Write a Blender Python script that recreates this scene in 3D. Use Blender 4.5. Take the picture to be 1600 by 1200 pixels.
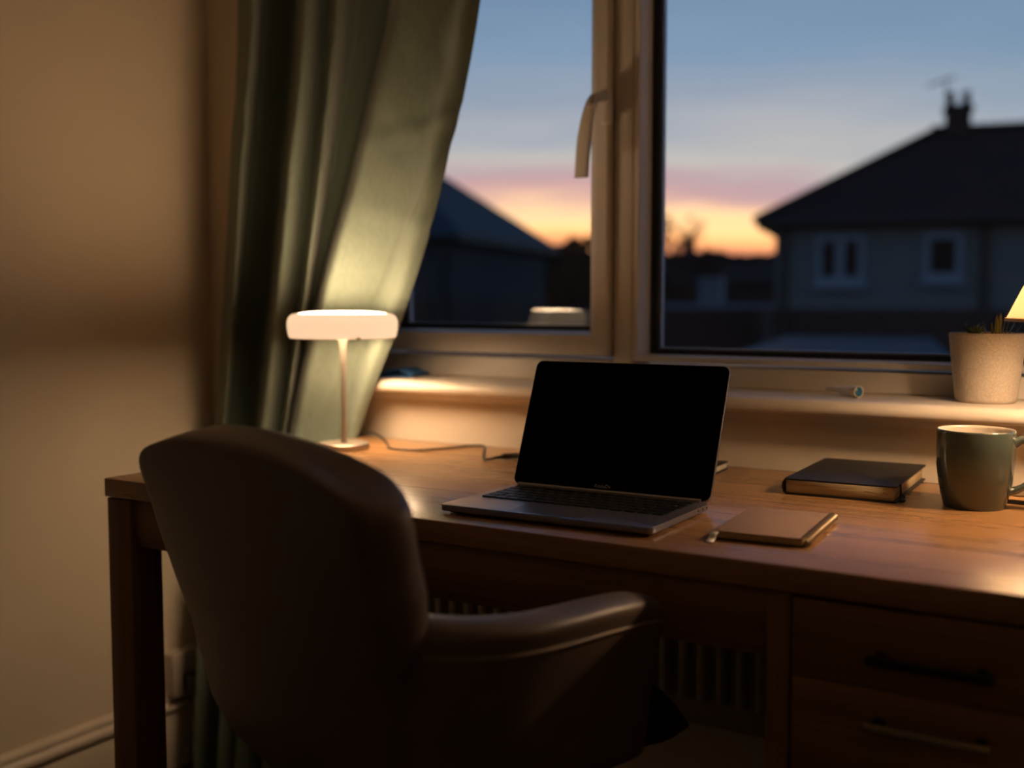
import bpy, bmesh, math, random
from mathutils import Vector, Matrix, noise
random.seed(7)
for o in list(bpy.data.objects): bpy.data.objects.remove(o)
scene = bpy.context.scene
COL = scene.collection
R = math.radians
# ---------------------------------------------------------------- camera
cam_d = bpy.data.cameras.new('camera'); cam = bpy.data.objects.new('camera', cam_d); COL.objects.link(cam)
cam.location = (0, -1.783, 1.035)
cam.rotation_euler = (R(90) - math.atan(130 / 1734), 0, R(31.9))
cam_d.sensor_width = 36; cam_d.lens = 1734 / 1600 * 36
cam_d.clip_start = .02; cam_d.clip_end = 500
cam_d.dof.use_dof = True; cam_d.dof.focus_distance = 1.50; cam_d.dof.aperture_fstop = 2.1
scene.camera = cam
# ---------------------------------------------------------------- exposure
vs = scene.view_settings
vs.view_transform = 'Standard'; vs.look = 'None'; vs.gamma = 1; vs.use_curve_mapping = False; vs.exposure = 0.0
# ---------------------------------------------------------------- light constants
WARM = (1.0, .655, .375)
TOP_STRENGTH, BOTTOM_STRENGTH = 30.0, 33.0
BULB_STRENGTH = 265.0
SKY_STRENGTH = 1.75
FILL_STRENGTH = 22.0  # added out-of-view fill lamp, lifts the room's shadows
# ---------------------------------------------------------------- dusk sky
def build_world():
    w = bpy.data.worlds.new('dusk_sky'); scene.world = w; w.use_nodes = True
    nt = w.node_tree; N = nt.nodes; L = nt.links; N.clear()
    out = N.new('ShaderNodeOutputWorld'); bg = N.new('ShaderNodeBackground'); L.new(bg.outputs[0], out.inputs[0])
    tc = N.new('ShaderNodeTexCoord')
    sep = N.new('ShaderNodeSeparateXYZ'); L.new(tc.outputs['Generated'], sep.inputs[0])
    # stretched cloud noise bends the bands
    mp = N.new('ShaderNodeMapping'); mp.inputs['Scale'].default_value = (2.2, 2.2, 17); mp.inputs['Rotation'].default_value = (R(2), R(5), 0)
    L.new(tc.outputs['Generated'], mp.inputs[0])
    nz = N.new('ShaderNodeTexNoise'); nz.inputs['Scale'].default_value = 1.5; nz.inputs['Detail'].default_value = 4; nz.inputs['Roughness'].default_value = .5
    L.new(mp.outputs[0], nz.inputs[0])
    m1 = N.new('ShaderNodeMath'); m1.operation = 'MULTIPLY_ADD'; L.new(nz.outputs[0], m1.inputs[0]); m1.inputs[1].default_value = .085; m1.inputs[2].default_value = -.0435
    add = N.new('ShaderNodeMath'); add.operation = 'ADD'; L.new(sep.outputs[2], add.inputs[0]); L.new(m1.outputs[0], add.inputs[1])
    def ramp(pts, src):
        r = N.new('ShaderNodeValToRGB'); L.new(src, r.inputs[0]); e = r.color_ramp.elements
        while len(e) > 1: e.remove(e[0])
        e[0].position = pts[0][0]; e[0].color = (*pts[0][1], 1)
        for p, c in pts[1:]:
            x = e.new(p); x.color = (*c, 1)
        return r
    warm = ramp([(0, (.40, .14, .10)), (.030, (.70, .22, .14)), (.043, (1.25, .46, .16)), (.060, (1.45, .70, .28)), (.078, (1.1, .62, .32)), (.092, (.58, .32, .29)),
                 (.104, (.47, .30, .31)), (.120, (.50, .43, .38)), (.142, (.38, .36, .375)), (.165, (.275, .295, .355)), (.21, (.20, .265, .36)), (.28, (.15, .22, .32)),
                 (.5, (.06, .11, .21)), (1, (.025, .05, .12))], add.outputs[0])
    cool = ramp([(0, (.20, .15, .17)), (.06, (.27, .24, .27)), (.11, (.30, .32, .36)), (.16, (.23, .285, .35)), (.22, (.165, .235, .325)), (.32, (.10, .16, .26)),
                 (.5, (.055, .10, .19)), (1, (.025, .05, .12))], add.outputs[0])
    dot = N.new('ShaderNodeVectorMath'); dot.operation = 'DOT_PRODUCT'; L.new(tc.outputs['Generated'], dot.inputs[0]); dot.inputs[1].default_value = (-.44, .898, 0)
    mr = N.new('ShaderNodeMapRange'); mr.interpolation_type = 'SMOOTHSTEP'; L.new(dot.outputs['Value'], mr.inputs[0])
    mr.inputs[1].default_value = .90; mr.inputs[2].default_value = .995
    mx = N.new('ShaderNodeMix'); mx.data_type = 'RGBA'; L.new(mr.outputs[0], mx.inputs[0]); L.new(cool.outputs[0], mx.inputs[6]); L.new(warm.outputs[0], mx.inputs[7])
    # below the horizon: dark ground haze
    lt = N.new('ShaderNodeMapRange'); L.new(sep.outputs[2], lt.inputs[0]); lt.inputs[1].default_value = -.02; lt.inputs[2].default_value = .005
    mg = N.new('ShaderNodeMix'); mg.data_type = 'RGBA'; L.new(lt.outputs[0], mg.inputs[0]); mg.inputs[6].default_value = (.01, .012, .018, 1); L.new(mx.outputs[2], mg.inputs[7])
    L.new(mg.outputs[2], bg.inputs[0]); bg.inputs[1].default_value = SKY_STRENGTH
build_world()
# ---------------------------------------------------------------- materials
def mat(name, col, rough=.5, metal=0, var=0, vscale=(20, 20, 20), bump=0, bscale=(200, 200, 200), coat=0, spec=.5, emis=None, estr=0, detail=4, col2=None, sheen=0, bdist=.001):
    m = bpy.data.materials.new(name); m.use_nodes = True; nt = m.node_tree; b = nt.nodes['Principled BSDF']
    b.inputs['Base Color'].default_value = (*col, 1); b.inputs['Roughness'].default_value = rough; b.inputs['Metallic'].default_value = metal
    b.inputs['Coat Weight'].default_value = coat; b.inputs['Specular IOR Level'].default_value = spec
    b.inputs['Sheen Weight'].default_value = sheen
    if emis: b.inputs['Emission Color'].default_value = (*emis, 1); b.inputs['Emission Strength'].default_value = estr
    N, L = nt.nodes, nt.links
    tc = N.new('ShaderNodeTexCoord')
    if var or col2:
        mp = N.new('ShaderNodeMapping'); mp.inputs['Scale'].default_value = vscale; L.new(tc.outputs['Object'], mp.inputs[0])
        nz = N.new('ShaderNodeTexNoise'); nz.inputs['Scale'].default_value = 1; nz.inputs['Detail'].default_value = detail; L.new(mp.outputs[0], nz.inputs[0])
        r = N.new('ShaderNodeValToRGB'); L.new(nz.outputs[0], r.inputs[0])
        r.color_ramp.elements[0].position = .3; r.color_ramp.elements[1].position = .72
        c2 = col2 or tuple(c * (1 - var) for c in col)
        r.color_ramp.elements[0].color = (*c2, 1); r.color_ramp.elements[1].color = (*col, 1)
        L.new(r.outputs[0], b.inputs['Base Color'])
    if bump:
        mp = N.new('ShaderNodeMapping'); mp.inputs['Scale'].default_value = bscale; L.new(tc.outputs['Object'], mp.inputs[0])
        nz = N.new('ShaderNodeTexNoise'); nz.inputs['Scale'].default_value = 1; nz.inputs['Detail'].default_value = 3; L.new(mp.outputs[0], nz.inputs[0])
        bp = N.new('ShaderNodeBump'); bp.inputs['Strength'].default_value = bump; bp.inputs['Distance'].default_value = bdist
        L.new(nz.outputs[0], bp.inputs['Height']); L.new(bp.outputs[0], b.inputs['Normal'])
    return m
def wood(name, dark, light, axis=0, rough=.38, coat=.0):
    m = bpy.data.materials.new(name); m.use_nodes = True; nt = m.node_tree; N, L = nt.nodes, nt.links; b = N['Principled BSDF']
    tc = N.new('ShaderNodeTexCoord'); mp = N.new('ShaderNodeMapping'); L.new(tc.outputs['Object'], mp.inputs[0])
    s = [24, 24, 24]; s[axis] = .9; mp.inputs['Scale'].default_value = s
    n1 = N.new('ShaderNodeTexNoise'); n1.inputs['Scale'].default_value = 1; n1.inputs['Detail'].default_value = 5; n1.inputs['Distortion'].default_value = .25; L.new(mp.outputs[0], n1.inputs[0])
    mp2 = N.new('ShaderNodeMapping'); L.new(tc.outputs['Object'], mp2.inputs[0]); s = [160, 160, 160]; s[axis] = 5; mp2.inputs['Scale'].default_value = s
    n2 = N.new('ShaderNodeTexNoise'); n2.inputs['Scale'].default_value = 1; n2.inputs['Detail'].default_value = 3; L.new(mp2.outputs[0], n2.inputs[0])
    ad = N.new('ShaderNodeMath'); ad.operation = 'MULTIPLY_ADD'; L.new(n2.outputs[0], ad.inputs[0]); ad.inputs[1].default_value = .45; L.new(n1.outputs[0], ad.inputs[2])
    r = N.new('ShaderNodeValToRGB'); L.new(ad.outputs[0], r.inputs[0]); r.color_ramp.elements[0].position = .5; r.color_ramp.elements[1].position = .9
    r.color_ramp.elements[0].color = (*dark, 1); r.color_ramp.elements[1].color = (*light, 1); L.new(r.outputs[0], b.inputs['Base Color'])
    bp = N.new('ShaderNodeBump'); bp.inputs['Strength'].default_value = .12; bp.inputs['Distance'].default_value = .0004; L.new(n2.outputs[0], bp.inputs['Height']); L.new(bp.outputs[0], b.inputs['Normal'])
    rr = N.new('ShaderNodeMapRange'); L.new(n1.outputs[0], rr.inputs[0]); rr.inputs[3].default_value = rough - .05; rr.inputs[4].default_value = rough + .07; L.new(rr.outputs[0], b.inputs['Roughness'])
    b.inputs['Coat Weight'].default_value = coat; b.inputs['Coat Roughness'].default_value = .22
    return m
def glass_mat(name, tint=(.93, .95, .96), ior=1.5, gain=1.0):
    m = bpy.data.materials.new(name); m.use_nodes = True; nt = m.node_tree; N, L = nt.nodes, nt.links; N.clear()
    out = N.new('ShaderNodeOutputMaterial'); mx = N.new('ShaderNodeMixShader'); t = N.new('ShaderNodeBsdfTransparent'); g = N.new('ShaderNodeBsdfGlossy'); fr = N.new('ShaderNodeFresnel')
    t.inputs[0].default_value = (*tint, 1); g.inputs['Roughness'].default_value = 0.0; fr.inputs[0].default_value = ior
    ge = N.new('ShaderNodeNewGeometry')
    # the same reflectance on both faces of the pane
    sw = N.new('ShaderNodeMapRange'); L.new(ge.outputs['Backfacing'], sw.inputs[0]); sw.inputs[3].default_value = ior; sw.inputs[4].default_value = 1 / ior; L.new(sw.outputs[0], fr.inputs[0])
    ml = N.new('ShaderNodeMath'); ml.operation = 'MULTIPLY'; ml.use_clamp = True; ml.inputs[1].default_value = gain; L.new(fr.outputs[0], ml.inputs[0])
    L.new(ml.outputs[0], mx.inputs[0]); L.new(t.outputs[0], mx.inputs[1]); L.new(g.outputs[0], mx.inputs[2]); L.new(mx.outputs[0], out.inputs[0])
    return m
def shade_mat(name, col, mixf=.5, emis=0, ecol=None):
    m = bpy.data.materials.new(name); m.use_nodes = True; nt = m.node_tree; N, L = nt.nodes, nt.links; N.clear()
    out = N.new('ShaderNodeOutputMaterial'); mx = N.new('ShaderNodeMixShader'); d = N.new('ShaderNodeBsdfDiffuse'); t = N.new('ShaderNodeBsdfTranslucent')
    d.inputs[0].default_value = (*col, 1); t.inputs[0].default_value = (*col, 1); mx.inputs[0].default_value = mixf
    L.new(d.outputs[0], mx.inputs[1]); L.new(t.outputs[0], mx.inputs[2])
    if emis:
        e = N.new('ShaderNodeEmission'); e.inputs[0].default_value = (*(ecol or col), 1); e.inputs[1].default_value = emis
        a = N.new('ShaderNodeAddShader'); L.new(mx.outputs[0], a.inputs[0]); L.new(e.outputs[0], a.inputs[1]); L.new(a.outputs[0], out.inputs[0])
    else: L.new(mx.outputs[0], out.inputs[0])
    return m
def emit_mat(name, col, s):
    m = bpy.data.materials.new(name); m.use_nodes = True; nt = m.node_tree; N, L = nt.nodes, nt.links; N.clear()
    out = N.new('ShaderNodeOutputMaterial'); e = N.new('ShaderNodeEmission'); e.inputs[0].default_value = (*col, 1); e.inputs[1].default_value = s; L.new(e.outputs[0], out.inputs[0])
    return m
M = {}
M['wall'] = mat('wall_paint', (.76, .66, .52), .85, bump=.25, bscale=(60, 60, 60), var=.05, vscale=(3, 3, 3))
M['wall_window'] = mat('wall_paint_cream', (.72, .62, .49), .8, bump=.3, bscale=(45, 45, 45), var=.05, vscale=(4, 4, 4))
M['ceiling'] = mat('ceiling_paint', (.80, .77, .70), .9, bump=.1)
M['gloss_white'] = mat('painted_gloss_trim', (.66, .58, .48), .35, bump=.15, bscale=(30, 30, 30), var=.06, vscale=(6, 6, 6))
M['sill'] = mat('painted_sill', (.66, .58, .48), .34, bump=.2, bscale=(20, 30, 30), var=.08, vscale=(5, 9, 9))
M['upvc'] = mat('upvc_white', (.56, .525, .475), .42, var=.05, vscale=(6, 6, 6))
M['mitre'] = mat('mitre_joint', (.22, .17, .12), .8, var=.1)
M['gasket'] = mat('black_rubber', (.008, .008, .009), .5, var=.3)
M['spacer'] = mat('aluminium_spacer', (.40, .40, .46), .45, metal=.6, var=.15, vscale=(60, 60, 60))
M['pane'] = glass_mat('window_glass', gain=.8)
M['floor'] = wood('floor_boards_wood', (.028, .014, .008), (.085, .045, .024), axis=1, rough=.45)
M['oak_top'] = wood('oak_top', (.235, .122, .046), (.37, .198, .080), axis=0, rough=.27, coat=.12)
M['oak_x'] = wood('oak_grain_along', (.15, .073, .026), (.29, .15, .058), axis=0, rough=.5)
M['oak_y'] = wood('oak_grain_deep', (.15, .073, .026), (.29, .15, .058), axis=1, rough=.5)
M['oak_z'] = wood('oak_grain_upright', (.14, .066, .026), (.27, .135, .055), axis=2, rough=.5)
M['dark_metal'] = mat('dark_brushed_metal', (.42, .36, .24), .42, metal=.9, var=.2, vscale=(5, 80, 80))
M['black_metal'] = mat('black_metal', (.015, .015, .016), .4, metal=.4, var=.2)
M['nickel'] = mat('brushed_nickel', (.42, .37, .31), .42, metal=.9, var=.12, vscale=(40, 40, 4))
M['leather'] = mat('taupe_leatherette', (.145, .108, .078), .42, bump=.35, bscale=(260, 260, 260), var=.12, vscale=(9, 9, 9), spec=.5)
M['piping'] = mat('taupe_piping', (.24, .18, .13), .45, var=.1)
M['seat'] = mat('seat_fabric_black', (.02, .018, .017), .85, bump=.3, var=.2)
M['radiator'] = mat('radiator_enamel', (.42, .37, .30), .4, var=.05)
M['alu'] = mat('space_grey_aluminium', (.30, .285, .315), .31, metal=.85, bump=.05, bscale=(900, 900, 900), var=.05, vscale=(50, 50, 50))
M['alu_edge'] = mat('aluminium_edge', (.45, .43, .44), .3, metal=.9, var=.05)
M['screen'] = mat('black_screen', (.0006, .0006, .0007), .30, spec=.04, var=.2)
M['bezel'] = mat('dark_bezel', (.0035, .003, .003), .4, spec=.12, var=.2)
M['key'] = mat('black_keycap', (.010, .010, .011), .42, var=.2, spec=.35)
M['key_print'] = mat('key_legend', (.35, .35, .36), .6, var=.1)
M['keywell'] = mat('key_well', (.012, .012, .013), .6, var=.1)
M['logo'] = mat('screen_lettering', (.5, .48, .44), .5, var=.1)
M['black_cover'] = mat('black_book_cloth', (.016, .016, .019), .5, bump=.5, bscale=(350, 350, 350), var=.3, vscale=(30, 30, 30))
M['pages'] = mat('cream_pages', (.56, .43, .25), .8, bump=.8, bscale=(6, 6, 900), var=.22, vscale=(4, 4, 700))
M['pages_white'] = mat('pale_pages', (.62, .54, .45), .8, bump=.6, bscale=(6, 6, 900), var=.1, vscale=(4, 4, 500))
M['kraft'] = mat('kraft_cover', (.31, .185, .105), .62, bump=.2, bscale=(300, 300, 300), var=.12, vscale=(60, 60, 60))
M['wire'] = mat('spiral_wire', (.55, .42, .28), .3, metal=.8, var=.1)
M['ribbon'] = mat('white_ribbon', (.88, .84, .78), .7, bump=.3, bscale=(900, 900, 900), var=.1)
M['mug'] = mat('sage_glazed_ceramic', (.060, .076, .062), .10, coat=.5, var=.12, vscale=(25, 25, 25), bump=.04, bscale=(40, 40, 40))
M['mug_in'] = mat('cream_glazed_inside', (.50, .43, .35), .25, var=.06)
M['pot'] = mat('speckled_stone_pot', (.42, .36, .29), .8, bump=.6, bscale=(260, 260, 260), col2=(.30, .25, .20), vscale=(420, 420, 420), detail=2)
M['soil'] = mat('potting_soil', (.02, .014, .01), .95, bump=1, bscale=(300, 300, 300), var=.4)
M['leaf'] = mat('succulent_leaf', (.06, .095, .03), .5, var=.45, vscale=(60, 60, 60))
M['leaf_light'] = mat('succulent_leaf_olive', (.20, .19, .045), .5, var=.35, vscale=(60, 60, 60))
M['blue_cloth'] = mat('blue_microfibre', (.05, .20, .48), .75, bump=.3, bscale=(500, 500, 500), var=.3)
M['blue_cap'] = mat('blue_plastic', (.01, .12, .24), .3, var=.2)
M['clear'] = mat('frosted_clear_plastic', (.78, .74, .70), .25, var=.1)
M['clear'].node_tree.nodes['Principled BSDF'].inputs['Alpha'].default_value = .62
M['white_plastic'] = mat('white_plastic', (.50, .45, .38), .35, var=.05)
M['cable'] = mat('black_cable', (.018, .015, .012), .45, var=.1)
M['tan'] = mat('tan_leather_cover', (.42, .22, .085), .5, bump=.3, var=.15)
M['silver'] = mat('silver_plastic', (.58, .54, .50), .35, metal=.5, var=.05)
M['curtain'] = mat('sage_linen_curtain', (.168, .212, .166), .88, bump=.7, bscale=(700, 700, 160), var=.22, vscale=(260, 260, 24), sheen=.15, bdist=.0006)
M['shade_ring'] = shade_mat('opal_ring', (.80, .70, .58), .03, .80, (1, .70, .44))
M['shade_cone'] = shade_mat('cream_lamp_shade', (.80, .70, .55), .55)
M['shade_rim'] = mat('shade_trim', (.55, .40, .26), .6, var=.1)
M['disc_top'] = emit_mat('upper_diffuser', WARM, TOP_STRENGTH)
M['disc_bottom'] = emit_mat('lower_diffuser', WARM, BOTTOM_STRENGTH)
M['bulb'] = emit_mat('bulb_glow', WARM, BULB_STRENGTH)
# outside
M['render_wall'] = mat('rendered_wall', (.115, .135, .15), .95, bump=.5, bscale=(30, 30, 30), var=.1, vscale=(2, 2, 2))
M['brick_wall'] = mat('dark_brick', (.035, .022, .022), .9, bump=.5, var=.25, vscale=(6, 6, 14))
M['roof'] = mat('dark_roof_tiles', (.022, .020, .021), .85, bump=.8, bscale=(4, 4, 14), var=.25, vscale=(5, 5, 9), spec=.15)
M['roof_blue'] = mat('slate_roof', (.020, .036, .055), .7, bump=.8, bscale=(4, 4, 14), var=.2, vscale=(5, 5, 9), spec=.3)
M['frame_out'] = mat('far_window_frame', (.14, .20, .27), .5, var=.1)
M['pane_out'] = mat('far_window_glass', (.005, .006, .008), .35, var=.2, spec=.12)
M['fascia'] = mat('fascia_board', (.03, .035, .045), .6, var=.1)
M['pipe'] = mat('cast_pipe', (.012, .012, .014), .6, var=.1)
M['felt'] = mat('garage_roof_felt', (.030, .052, .08), .8, var=.2, bump=.4)
M['grass'] = mat('dark_grass', (.012, .016, .010), .95, var=.4, vscale=(1, 1, 1), bump=.5, bscale=(5, 5, 5))
M['foliage'] = mat('dusk_foliage', (.010, .012, .009), .95, var=.4, vscale=(3, 3, 3))
M['bark'] = mat('dusk_bark', (.012, .010, .009), .95, var=.4)
M['pale_far'] = mat('pale_rendered_shed', (.15, .18, .22), .9, var=.1)
# ---------------------------------------------------------------- helpers
def link_mesh(name, bm, m, parent=None, smooth=False):
    me = bpy.data.meshes.new(name); bm.normal_update(); bm.to_mesh(me); bm.free()
    if m is not None: me.materials.append(m)
    if smooth:
        for p in me.polygons: p.use_smooth = True
    o = bpy.data.objects.new(name, me); COL.objects.link(o)
    if parent: o.parent = parent
    return o
def autosmooth(o, ang=35):
    me = o.data
    for p in me.polygons: p.use_smooth = True
    bm = bmesh.new(); bm.from_mesh(me)
    for e in bm.edges:
        if len(e.link_faces) == 2 and e.calc_face_angle(0) > R(ang): e.smooth = False
    bm.to_mesh(me); bm.free(); return o
def empty(name, loc=(0, 0, 0), rz=0, label=None, cat=None, group=None, kind=None):
    o = bpy.data.objects.new(name, None); COL.objects.link(o); o.location = loc; o.rotation_euler = (0, 0, rz); o.empty_display_size = .05
    return tag(o, label, cat, group, kind)
def tag(o, label=None, cat=None, group=None, kind=None):
    if label: o['label'] = label
    if cat: o['category'] = cat
    if group: o['group'] = group
    if kind: o['kind'] = kind
    return o
def bm_box(bm, lo, hi, mtx=None):
    v = []
    for x in (lo[0], hi[0]):
        for y in (lo[1], hi[1]):
            for z in (lo[2], hi[2]):
                p = Vector((x, y, z)); v.append(bm.verts.new(mtx @ p if mtx else p))
    for f in ((0, 1, 3, 2), (4, 6, 7, 5), (0, 4, 5, 1), (2, 3, 7, 6), (0, 2, 6, 4), (1, 5, 7, 3)): bm.faces.new([v[i] for i in f])
    return v
def box(name, lo, hi, m, parent=None, bevel=0, seg=2, mtx=None):
    bm = bmesh.new(); bm_box(bm, lo, hi, mtx)
    if bevel: bmesh.ops.bevel(bm, geom=list(bm.edges), offset=bevel, segments=seg, profile=.5, affect='EDGES')
    bmesh.ops.recalc_face_normals(bm, faces=bm.faces)
    o = link_mesh(name, bm, m, parent)
    if bevel: autosmooth(o, 50)
    return o
def lathe(name, prof, m, parent=None, n=48, cx=0, cy=0, closed=False, ang=40):
    bm = bmesh.new(); rings = []
    for r, z in prof:
        if r < 1e-5: rings.append([bm.verts.new((cx, cy, z))])
        else: rings.append([bm.verts.new((cx + r * math.cos(2 * math.pi * i / n), cy + r * math.sin(2 * math.pi * i / n), z)) for i in range(n)])
    pr = list(zip(rings, rings[1:])) + ([(rings[-1], rings[0])] if closed else [])
    for a, b in pr:
        for i in range(n):
            j = (i + 1) % n
            if len(a) == 1 and len(b) == 1: continue
            if len(a) == 1: bm.faces.new((a[0], b[i], b[j]))
            elif len(b) == 1: bm.faces.new((a[i], a[j], b[0]))
            else: bm.faces.new((a[i], a[j], b[j], b[i]))
    bmesh.ops.recalc_face_normals(bm, faces=bm.faces)
    return autosmooth(link_mesh(name, bm, m, parent), ang)
def catmull(pts, n=8):
    P = [Vector(p) for p in pts]; P = [P[0] * 2 - P[1]] + P + [P[-1] * 2 - P[-2]]; out = []
    for i in range(1, len(P) - 2):
        for k in range(n):
            t = k / n; a, b, c, d = P[i - 1], P[i], P[i + 1], P[i + 2]
            out.append(.5 * ((2 * b) + (c - a) * t + (2 * a - 5 * b + 4 * c - d) * t * t + (3 * b - a - 3 * c + d) * t ** 3))
    out.append(P[-2]); return out
def tube_bm(bm, pts, r, n=10, cap=True):
    pts = [Vector(p) for p in pts]; rr = r if isinstance(r, (list, tuple)) else [r] * len(pts)
    prev = None; rings = []
    for i, p in enumerate(pts):
        t = (pts[min(i + 1, len(pts) - 1)] - pts[max(i - 1, 0)]).normalized()
        if prev is None:
            a = Vector((0, 0, 1)) if abs(t.z) < .9 else Vector((1, 0, 0)); u = t.cross(a).normalized()
        else: u = (prev - t * prev.dot(t)).normalized()
        prev = u; w = t.cross(u)
        rings.append([bm.verts.new(p + (u * math.cos(2 * math.pi * k / n) + w * math.sin(2 * math.pi * k / n)) * rr[i]) for k in range(n)])
    for a, b in zip(rings, rings[1:]):
        for k in range(n): bm.faces.new((a[k], a[(k + 1) % n], b[(k + 1) % n], b[k]))
    if cap: bm.faces.new(rings[0][::-1]); bm.faces.new(rings[-1])
def tube(name, pts, r, m, parent=None, n=10):
    bm = bmesh.new(); tube_bm(bm, pts, r, n); bmesh.ops.recalc_face_normals(bm, faces=bm.faces)
    return autosmooth(link_mesh(name, bm, m, parent), 60)
def prism(name, poly, axis, a, b, m, parent=None, ang=30, smooth=True):
    """poly: 2-D points in the plane across `axis`, extruded from a to b."""
    bm = bmesh.new()
    def P(u, v, t): return {0: (t, u, v), 1: (u, t, v), 2: (u, v, t)}[axis]
    A = [bm.verts.new(P(u, v, a)) for u, v in poly]; B = [bm.verts.new(P(u, v, b)) for u, v in poly]
    n = len(poly); bm.faces.new(A); bm.faces.new(B[::-1])
    for i in range(n): bm.faces.new((A[i], A[(i + 1) % n], B[(i + 1) % n], B[i]))
    bmesh.ops.recalc_face_normals(bm, faces=bm.faces)
    o = link_mesh(name, bm, m, parent)
    return autosmooth(o, ang) if smooth else o
def rounded_rect(w, d, r, n=6):
    pts = []
    for cx, cy, a0 in ((w - r, d - r, 0), (r, d - r, 90), (r, r, 180), (w - r, r, 270)):
        for k in range(n + 1):
            a = R(a0 + 90 * k / n); pts.append((cx + r * math.cos(a), cy + r * math.sin(a)))
    return pts
def slab(name, outline, z0, z1, m, parent=None, bev=.0005):
    bm = bmesh.new(); vs_ = [bm.verts.new((x, y, z0)) for x, y in outline]; f = bm.faces.new(vs_)
    r = bmesh.ops.extrude_face_region(bm, geom=[f]); vv = [g for g in r['geom'] if isinstance(g, bmesh.types.BMVert)]
    bmesh.ops.translate(bm, verts=vv, vec=(0, 0, z1 - z0))
    bmesh.ops.recalc_face_normals(bm, faces=bm.faces)
    if bev:
        es = [e for e in bm.edges if abs(e.verts[0].co.z - e.verts[1].co.z) < 1e-7]
        bmesh.ops.bevel(bm, geom=es, offset=bev, segments=2, profile=.5, affect='EDGES')
    return autosmooth(link_mesh(name, bm, m, parent), 40)
def text_mesh(name, s, size, m, parent=None, mtx=None, extrude=.00008, kern=1.0):
    cu = bpy.data.curves.new(name, 'FONT'); cu.body = s; cu.size = size; cu.extrude = extrude; cu.align_x = 'CENTER'; cu.align_y = 'CENTER'; cu.resolution_u = 3; cu.space_character = kern
    t = bpy.data.objects.new(name, cu); COL.objects.link(t); dg = bpy.context.evaluated_depsgraph_get(); dg.update()
    me = bpy.data.meshes.new_from_object(t.evaluated_get(dg)); bpy.data.objects.remove(t)
    if mtx: me.transform(mtx)
    me.materials.clear(); me.materials.append(m); me.name = name
    o = bpy.data.objects.new(name, me); COL.objects.link(o)
    if parent: o.parent = parent
    return o
def copy_obj(o, parent=None, loc=None):
    c = o.copy(); COL.objects.link(c)
    if parent: c.parent = parent
    if loc is not None: c.location = loc
    return c
# ================================================================ ROOM
XL, XR, YB, ZC = -1.916, 1.55, -3.7, 2.4
WX0, WX1, WZ0, WZ1 = -1.60, .80, .862, 2.16          # window opening
def structure(o): return tag(o, kind='structure')
structure(box('wall_left', (XL - .1, YB - .1, 0), (XL, .32, ZC), M['wall']))
structure(box('wall_right', (XR, YB - .1, 0), (XR + .1, .32, ZC), M['wall']))
structure(box('wall_back', (XL, YB - .1, 0), (XR, YB, ZC), M['wall']))
bm = bmesh.new()
bm_box(bm, (XL, 0, 0), (XR, .32, WZ0)); bm_box(bm, (XL, 0, WZ1), (XR, .32, ZC))
bm_box(bm, (XL, 0, WZ0), (WX0, .32, WZ1)); bm_box(bm, (WX1, 0, WZ0), (XR, .32, WZ1))
structure(link_mesh('wall_front', bm, M['wall_window']))
structure(box('ceiling', (XL - .1, YB - .1, ZC), (XR + .1, .32, ZC + .1), M['ceiling']))
fl = structure(box('floor', (XL - .1, YB - .1, -.12), (XR + .1, .32, -.012), M['black_metal']))
b0 = None
nb = 26; bw = (XR - XL) / nb
for i in range(nb):
    for (ya, off) in ((YB, 0),):
        if b0 is None: b0 = box('floor_board', (.0012, 0, -.012), (bw - .0012, -YB, 0), M['floor'], fl, bevel=.001, seg=1); b0.location = (XL, YB, 0)
        else: copy_obj(b0, fl, (XL + i * bw, YB + random.choice((0, 0)), 0))
# skirting boards (torus profile)
SK = [(0, 0), (.018, 0), (.018, .118), (.015, .122), (.015, .127), (.021, .131), (.024, .138), (.022, .146), (.016, .150), (.013, .153), (.015, .158), (.013, .165), (.006, .170), (0, .170)]
structure(prism('baseboard_left', [(XL + u, v) for u, v in SK], 1, YB, -.026, M['gloss_white'], ang=60))
structure(prism('baseboard_front', [(-u, v) for u, v in SK], 0, XL, XR, M['gloss_white'], ang=60))
# window sill with rounded nose
nose = [(-.046, .880), (-.053, .8795), (-.060, .876), (-.064, .869), (-.0635, .862), (-.059, .857), (-.052, .855), (.0, .855), (.0, .8625), (.112, .8625), (.112, .880)]
structure(prism('trim_1', nose, 0, -1.500, WX1 + .05, M['sill'], ang=60))
structure(prism('trim_2', [(-.0005, .838), (-.010, .840), (-.016, .847), (-.017, .855), (-.0005, .855)], 0, -1.500, WX1 + .05, M['sill'], ang=60))
# ---- window: mitred members
def ring_members(prefix, x0, x1, z0, z1, prof, m, parent):
    """picture frame round the opening; prof = closed list of (outward offset, y). One mesh per member, mitred."""
    def corner(o, y, k): return {0: (x0 - o, y, z0 - o), 1: (x1 + o, y, z0 - o), 2: (x1 + o, y, z1 + o), 3: (x0 - o, y, z1 + o)}[k]
    for k, nm in ((0, 'rail'), (1, 'stile'), (2, 'rail'), (3, 'stile')):
        bm = bmesh.new(); A = []; B = []
        g = .0005
        for o_, y in prof:
            a = Vector(corner(o_, y, k)); b = Vector(corner(o_, y, (k + 1) % 4)); d = (b - a).normalized() * g
            A.append(bm.verts.new(a + d)); B.append(bm.verts.new(b - d))
        n = len(prof); bm.faces.new(A); bm.faces.new(B[::-1])
        for i in range(n): bm.faces.new((A[i], A[(i + 1) % n], B[(i + 1) % n], B[i]))
        bmesh.ops.recalc_face_normals(bm, faces=bm.faces)
        link_mesh(prefix + '_' + nm if prefix else nm, bm, m, parent)
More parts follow.
